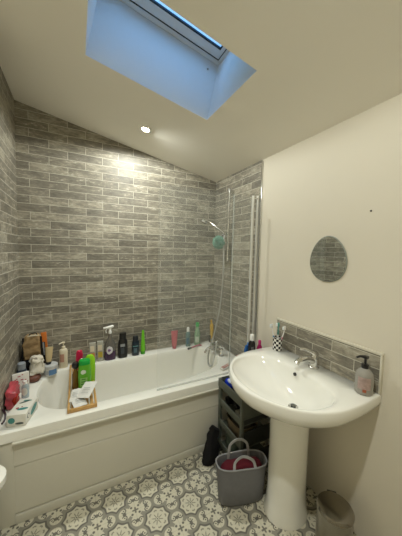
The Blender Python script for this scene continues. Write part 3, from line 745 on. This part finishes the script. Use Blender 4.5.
# basin tap
tp = thing('basin_mixer_tap', (1.636, -1.322, BZ + .0002), 'chrome single-lever mixer tap on the basin ledge', 'tap', rz=0)
body('tap_body', [(0, .026), (.006, .026), (.010, .022), (.045, .021), (.062, .022), (.070, .018)], MT['chrome'], tp)
tb('spout', spline([(0, 0, .035), (-.05, .006, .052), (-.095, .012, .046), (-.112, .014, .034)], 5), [.019] * 4 + [.016] * 6 + [.013] * 6, MT['chrome'], tp, 16)
bm = bmesh.new(); tube(bm, spline([(.004, 0, .066), (-.01, .004, .082), (-.050, .016, .102), (-.082, .026, .108)], 5), [.021, .021, .020, .019, .018, .016, .014, .012, .011, .010, .009, .009, .008, .008, .007, .006], 14)
for v in bm.verts: v.co.z = .066 + (v.co.z - .066) * .85
link('lever', bm, MT['chrome'], tp)
tp.scale = (1.15, 1.15, 1.15)
# checked tumbler with brushes
def check_mat():
    m, b, nt = newmat('black and white checks'); x, y, z, v = coords(nt)
    a = X.op('ARCTAN2', y, x); s = X.op('SINE', a * 6) * X.op('SINE', (z + .0012) * (PI / .0165))
    nt.links.new(mixc(gt(s, 0), '0f0f10', 'e2e0d8'), b.inputs['Base Color']); b.inputs['Roughness'].default_value = .25; return m
cu = thing('toothbrush_cup', (1.630, -1.030, BZ + .0002), 'black and white checked tumbler on the left corner of the basin', 'cup')
bm = bmesh.new()
loft(bm, [sup(r, r, z, 2, 32) for r, z in ((.028, 0), (.031, .002), (.031, .088), (.0305, .090), (.028, .089), (.028, .006), (.02, .005))]); link('cup_body', bm, check_mat(), cu)
for i, (dx, dy, tx, ty, c, c2, L, nm) in enumerate([(-.010, .008, -.020, .018, '3f7fb0', 'e6e6e6', .150, 'blue and white toothbrush standing leftmost in the checked tumbler'), (.008, .004, .004, .006, 'e3e3df', '4d9a90', .158, 'white toothbrush with teal neck standing in the middle of the tumbler'),
        (.004, -.012, .016, -.030, 'c4607a', 'e4e0dc', .146, 'pink toothbrush leaning right out of the checked tumbler')]):
    tbz = thing('toothbrush', (1.630 + dx, -1.030 + dy, BZ + .009), nm, 'toothbrush', group='toothbrushes in the tumbler')
    tb('handle', [(0, 0, 0), (tx * .6, ty * .6, L * .6)], [.0045, .0045], m_('tb' + c, c, .35), tbz, 8)
    tb('neck', [(tx * .6, ty * .6, L * .6), (tx, ty, L)], [.0042, .003], m_('tb' + c2, c2, .35), tbz, 8)
    bx('brush_head', (tx - .0075, ty - .0055, L - .006), (tx + .0075, ty + .0055, L + .020), m_('tb' + c2, c2, .35), tbz, bev=.002)
    bx('bristles', (tx - .018, ty - .0045, L - .003), (tx - .0078, ty + .0045, L + .018), m_('bristle white', 'e8ecec', .7), tbz, bev=.001)
# soap dispenser
t = thing('soap_dispenser', (1.634, -1.607, BZ + .0002), 'clear pump bottle of pinkish soap with black pump on the basin', 'soap dispenser')
body('bottle_body', [(0, .033), (.004, .038), (.02, .0395), (.085, .0395), (.105, .034), (.118, .022), (.124, .015)], m_('cloudy soap plastic', 'a09c93', .12, alpha=.93, coat=.4), t, seg=36)
shell('label', .030, .088, .0395, .0395, -190, -110, m_('pink floral label', 'b59c94', .5, var=.25, scale=60), t); shell('label_patch', .018, .032, .0395, .0395, -158, -136, m_('orange patch', 'a8583a', .5), t, off=.0014)
pump(t, .124, MT['black'], 1.15, 2.5)

# ------------------------------------------------------------------ mirror on the wall
bm = bmesh.new(); pts = []
for k in range(48):
    a = 2 * PI * k / 48; rz_ = .134; ry_ = .117 * (1 - .14 * math.sin(a))
    pts.append((ry_ * math.cos(a), rz_ * math.sin(a)))
mi = thing('egg_mirror', (W, -1.330, 1.455), 'egg-shaped frameless wall mirror above the basin reflecting grey tiles', 'mirror')
P0 = [(0, a, b) for a, b in pts]; P1 = [(-.007, a, b) for a, b in pts]; P2 = [(-.009, a * .975, b * .975) for a, b in pts]
bm = bmesh.new(); loft(bm, [P0, P1, P2], True, False); link('mirror_edge', bm, m_('mirror edge', '8f958c', .45), mi)
bm = bmesh.new(); f = bm.faces.new([bm.verts.new(p) for p in P2]); link('mirror_face', bm, MT['mirror'], mi, smooth=False)
bm = bmesh.new(); bmesh.ops.create_cone(bm, cap_ends=True, segments=12, radius1=.005, radius2=.003, depth=.006, matrix=Matrix.Translation((W - .003, -1.551, 1.702)) @ Matrix.Rotation(-PI / 2, 4, 'Y'))
tag(link('wall_screw', bm, m_('dark screw', '3a3630', .5)), 'tiny dark screw in the cream wall up right of the mirror', 'screw')

# ------------------------------------------------------------------ storage rack between bath and basin
ro = Vector((1.314, -.782, 0)); ang = 0.0
rk = thing('storage_rack', ro, 'grey-green plastic storage rack between the bath and the basin', 'storage rack', rz=0)
rk.rotation_euler = (0, 0, ang * 1.0)
# local frame: x = depth (into the room corner), y = -width towards the camera
DW, WW, HT = .29, .288, .560
loc = lambda x, y, z: (x, -y, z)
def rb(nm, x0, x1, y0, y1, z0, z1, m=MT['greyplastic'], parent=rk, bev=.003): return bx(nm, (x0, -y1, z0), (x1, -y0, z1), m, parent, bev=bev)
for (x0, y0) in ((0, 0), (0, WW - .022), (DW - .022, 0), (DW - .022, WW - .022)): rb('post', x0, x0 + .022, y0, y0 + .022, 0, HT)
for i, z in enumerate((.06, .220, .375, .510)):
    rb('shelf', .002, DW - .002, .002, WW - .002, z - .008, z, MT['greyplastic'])
    if i < 3:
        rb('rail', .001, .008, .022, WW - .022, z, z + .042, MT['greyplastic']); rb('side_rail', .022, DW - .022, WW - .008, WW - .001, z, z + .105, MT['greymesh'])
    else:
        rb('rail', -.003, .005, -.001, WW + .001, z - .012, HT, MT['greyplastic']); rb('side_rail', .005, DW, WW - .006, WW + .002, z - .10, HT, MT['greyplastic']); rb('side_rail', .005, DW, -.002, .004, z, HT, MT['greyplastic'])
def inrack(name, lb, cat, x, y, z):
    p = rk.matrix_basis @ Vector((0, 0, 0)); c, s = math.cos(ang), math.sin(ang)
    return thing(name, (ro.x + c * x + s * y, ro.y + s * x - c * y, z), lb, cat, rz=ang)
t = inrack('wipes_packet', 'blue and white wet wipes packet in the top tray of the rack', 'packet', .060, .065, .511)
crumple('wrapper', (.075, .085, .055), m_('royal blue film', '1e3bb8', .25, var=.1), t, .005, 30, 2, n=3); crumple('white_panel', (.038, .05, .02), m_('white film', 'c9d3e4', .3), t, .003, 40, 3, loc=(-.012, -.02, .044))
t = inrack('tangle_of_cable', 'black hairdryer cable bundle in the top tray of the rack', 'cable', .060, .155, .517)
tb('cable_coil', spline([(.03 * math.cos(a) * (1 + .1 * math.sin(3 * a)), .03 * math.sin(a), .004 + .0035 * a) for a in [k * .7 for k in range(24)]], 3), .005, MT['black'], t, 8)
t = inrack('blister_pack', 'small dark blue packet at the near corner of the top tray', 'packet', .060, .235, .511)
crumple('wrapper', (.06, .05, .05), m_('deep blue film', '202c80', .3), t, .005, 30, 7)
t = inrack('hairdryer', 'black hairdryer lying on the second shelf of the rack', 'hairdryer', .075, .075, .410)
tb('barrel', [(-.045, 0, .01), (.0, 0, .012), (.07, 0, .012)], [.028, .034, .032], MT['black'], t, 18); tb('handle', [(.0, -.02, .005), (-.01, -.085, -.012)], [.017, .014], MT['black'], t, 14)
t = inrack('white_carton', 'long white carton lying tilted on the second shelf of the rack', 'box', .055, .215, .3765)
bx('carton', (-.022, -.040, 0), (.022, .048, .028), m_('dull white card', 'aeaca0', .5), t)
def wick():
    m, b, nt = newmat('wicker'); x, y, z, v = coords(nt)
    f = X.op('SINE', z * 900) * X.op('SINE', (x + y) * 420)
    nt.links.new(mixc(gt(f, 0), '4d4436', '8a7c60'), b.inputs['Base Color']); b.inputs['Roughness'].default_value = .8; return m
t = inrack('wicker_basket', 'small brown wicker basket on the third shelf of the rack', 'basket', .11, .145, .2215)
bm = bmesh.new(); loft(bm, [sup(a, b_, z, 4, 32) for a, b_, z in ((.075, .095, 0), (.082, .102, .085), (.086, .106, .088), (.080, .100, .088), (.072, .092, .006))]); link('woven_body', bm, wick(), t)
t = inrack('folded_towel', 'dark folded towel inside the wicker basket on the rack', 'towel', .11, .145, .2285); crumple('towel', (.13, .165, .105), m_('dark taupe cloth', '3b352e', .9, bump=.4), t, .006, 20, 2)
t = inrack('sponge_bag', 'pale green sponge bag on the lowest shelf of the rack', 'bag', .09, .10, .0615); crumple('bag_body', (.12, .14, .11), m_('pale sage cloth', '59655a', .8), t, .010, 18, 5)
# things standing on the rack
def ontop(name, lb, cat, X_, Y_): return thing(name, (X_, Y_, .511), lb, cat)
t = ontop('mouthwash_bottle', 'black bottle with white cap standing on the rack behind the basin', 'bottle', 1.548, -.857)
body('bottle_body', [(0, .026, .020), (.004, .029, .023), (.25, .029, .023), (.30, .026, .020), (.322, .014, .014)], MT['black'], t, 2.4); body('cap', [(.3225, .017), (.362, .017), (.366, .014)], white, t)
shell('label', .21, .28, .029, .023, -130, -90, m_('grey ink label', '6e7072', .5), t, n=2.4)
t = ontop('shampoo_bottle', 'blue bottle partly hidden behind the black bottle on the rack', 'bottle', 1.556, -.813)
body('bottle_body', [(0, .038, .013), (.004, .041, .015), (.24, .041, .015), (.268, .030, .014)], m_('mid blue plastic', '2f62a0', .25), t, 2.6); body('cap', [(.2685, .014), (.285, .014)], m_('blue cap', '3a78b8', .3), t)
t = ontop('roll_on_bottle', 'magenta bottle at the right of the group on the rack', 'bottle', 1.602, -.880)
body('bottle_body', [(0, .024, .018), (.004, .027, .02), (.24, .027, .021), (.275, .018, .016), (.29, .010, .010)], m_('magenta plastic', 'a81c60', .25), t); body('cap', [(.2905, .011), (.318, .011), (.322, .008)], m_('magenta cap', 'c02a72', .3), t)
t = thing('toothpaste_tube', (1.505, -.610, Z0 + .006), 'red and white toothpaste tube lying on the bath corner by the rack', 'tube', rz=.35)
bm = bmesh.new(); tube(bm, [(-.085, 0, .004), (-.03, 0, .004), (.035, 0, .004), (.05, 0, .004)], [.020, .019, .016, .008], 16)
for v in bm.verts: v.co.z = .004 + (v.co.z - .004) * (.25 + .6 * max(0, min(1, (v.co.x + .085) / .12)))
link('tube_body', bm, m_('toothpaste white', 'd8d4cc', .3), t)
for s in (-.012, .006): bx('red_stripe', (-.075, s, .0135), (.02, s + .005, .0165), m_('toothpaste red', 'b8301f', .35), t, bev=.0005)
tb('cap', [(.0505, 0, .004), (.072, 0, .004)], .010, m_('toothpaste red', 'b8301f'), t, 12)
t = thing('crumpled_tissue', (1.620, -.590, Z0 + .001), 'crumpled white tissue with a pinkish cloth on the bath corner', 'tissue')
crumple('tissue', (.085, .06, .05), m_('tissue white', 'd6d2ca', .8), t, .012, 26, 4); crumple('pink_fold', (.05, .035, .04), m_('tissue pink', 'b58a7c', .8), t, .008, 30, 6, loc=(.02, .01, .032))

# ------------------------------------------------------------------ floor things
t = tag(crumple('cloth_bag', (.160, .105, .250), MT['blackcloth'], None, .026, 11, 3, loc=(1.222, -.845, .0008), n=2.2, taper=.34, lean=(.12, 0), rot=(0, .0, .1)), 'soft black cloth bag slumped on the floor against the bath panel', 'bag')
lb = thing('laundry_basket', (1.262, -1.150, 0), 'soft grey laundry basket with pale handles beside the pedestal', 'laundry basket', rz=-.28)
fa = m_('grey felt', '77777a', .9, bump=.3); n_ = 3.2
rg = [sup(.128, .050, .002, n_, 48), sup(.136, .056, .010, n_, 48), sup(.146, .062, .12, n_, 48), sup(.153, .066, .222, n_, 48), sup(.154, .067, .235, n_, 48), sup(.150, .063, .236, n_, 48), sup(.146, .059, .20, n_, 48), sup(.134, .052, .015, n_, 48)]
bm = bmesh.new(); loft(bm, rg); 
for v in bm.verts: v.co += noise.noise_vector(v.co * 9) * .005 * min(1, v.co.z / .1)
link('basket_body', bm, fa, lb)
tb('rim_band', [Vector(p) + noise.noise_vector(Vector(p) * 9) * .005 for p in sup(.153, .066, .236, n_, 48)] + [Vector(sup(.153, .066, .236, n_, 48)[0]) + noise.noise_vector(Vector(sup(.153, .066, .236, n_, 48)[0]) * 9) * .005], .0045, m_('grey rim', '8f8f90', .8), lb, 8)
def strap(yc, h, lean, nm='handle'):
    pts = spline([(-.066, yc, .205), (-.064, yc, .234), (-.052, yc + lean * .5, .236 + h * .7), (0, yc + lean, .236 + h), (.052, yc + lean * .5, .236 + h * .7), (.064, yc, .234), (.066, yc, .205)], 6)
    bm = bmesh.new(); rings = []
    for i, p in enumerate(pts):
        tt = (pts[min(i + 1, len(pts) - 1)] - pts[max(i - 1, 0)]).normalized(); yv = Vector((0, 1, 0)); nn = tt.cross(yv).normalized()
        rings.append([p + nn * a + yv * b for a, b in ((.0075, .0018), (-.0075, .0018), (-.0075, -.0018), (.0075, -.0018))])
    loft(bm, rings); return link(nm, bm, m_('pale grey webbing', 'a9a9a8', .8), lb)
strap(-.056, .040, .035); strap(.056, .080, .010)
t = tag(crumple('red_laundry', (.250, .090, .072), m_('crimson cloth', '580a1a', .9, bump=.5, var=.2), None, .012, 16, 2, loc=(1.262, -1.150, .158), rot=(0, 0, -.28), n=3), 'dark red clothes bundled inside the grey laundry basket', 'clothes')
t = tag(crumple('dark_laundry', (.230, .080, .138), m_('dark grey cloth', '2c2c30', .9), None, .004, 14, 6, loc=(1.262, -1.150, .018), rot=(0, 0, -.28), n=3.5), 'dark clothes packed beneath the red ones in the laundry basket', 'clothes')
# bin
t = thing('pedal_bin', (1.512, -1.578, 0), 'small brushed steel pedal bin beside the pedestal', 'bin', rz=math.radians(-135))
body('bin_body', [(.012, .078), (.016, .080), (.225, .080)], MT['steel'], t, seg=40); body('base_ring', [(0, .080), (.011, .082), (.0118, .079)], MT['black'], t, seg=40)
body('lid', [(.2255, .083), (.236, .084), (.246, .078), (.252, .060), (.255, .030), (.256, .004)], m_('lid steel', '99948a', .22, metal=1), t, seg=40)
bx('hinge', (-.095, -.022, .215), (-.078, .022, .238), MT['black'], t, bev=.003); bx('pedal', (.078, -.018, .004), (.108, .018, .012), MT['black'], t, bev=.003)
# toilet at the left, mostly outside the view
t = thing('toilet', (-.548, -.925, 0), 'white toilet whose rounded seat edge shows at the left margin', 'toilet')
def egg(cx, L, Wd, z, n=40): return [(cx + (L * (1 if math.cos(a) > 0 else .8)) * math.cos(a), Wd * math.sin(a), z) for a in [2 * PI * k / n for k in range(n)]]
bm = bmesh.new(); loft(bm, [egg(.28, .22, .11, 0), egg(.28, .20, .10, .05), egg(.30, .20, .10, .18), egg(.36, .24, .12, .33), egg(.39, .235, .128, .39), egg(.39, .225, .12, .395)]); link('pan', bm, MT['ceramic'], t)
bm = bmesh.new(); loft(bm, [egg(.39, .232, .130, .3955), egg(.39, .246, .138, .410), egg(.39, .246, .138, .438), egg(.39, .225, .125, .446)]); link('seat', bm, MT['ceramic'], t)
bx('cistern', (.001, -.18, .40), (.17, .135, .78), MT['ceramic'], t, bev=.02); bx('cistern_lid', (.000, -.185, .781), (.178, .137, .81), MT['ceramic'], t, bev=.008); bx('flush_button', (.07, -.02, .8105), (.11, .02, .816), MT['chrome'], t, bev=.002)
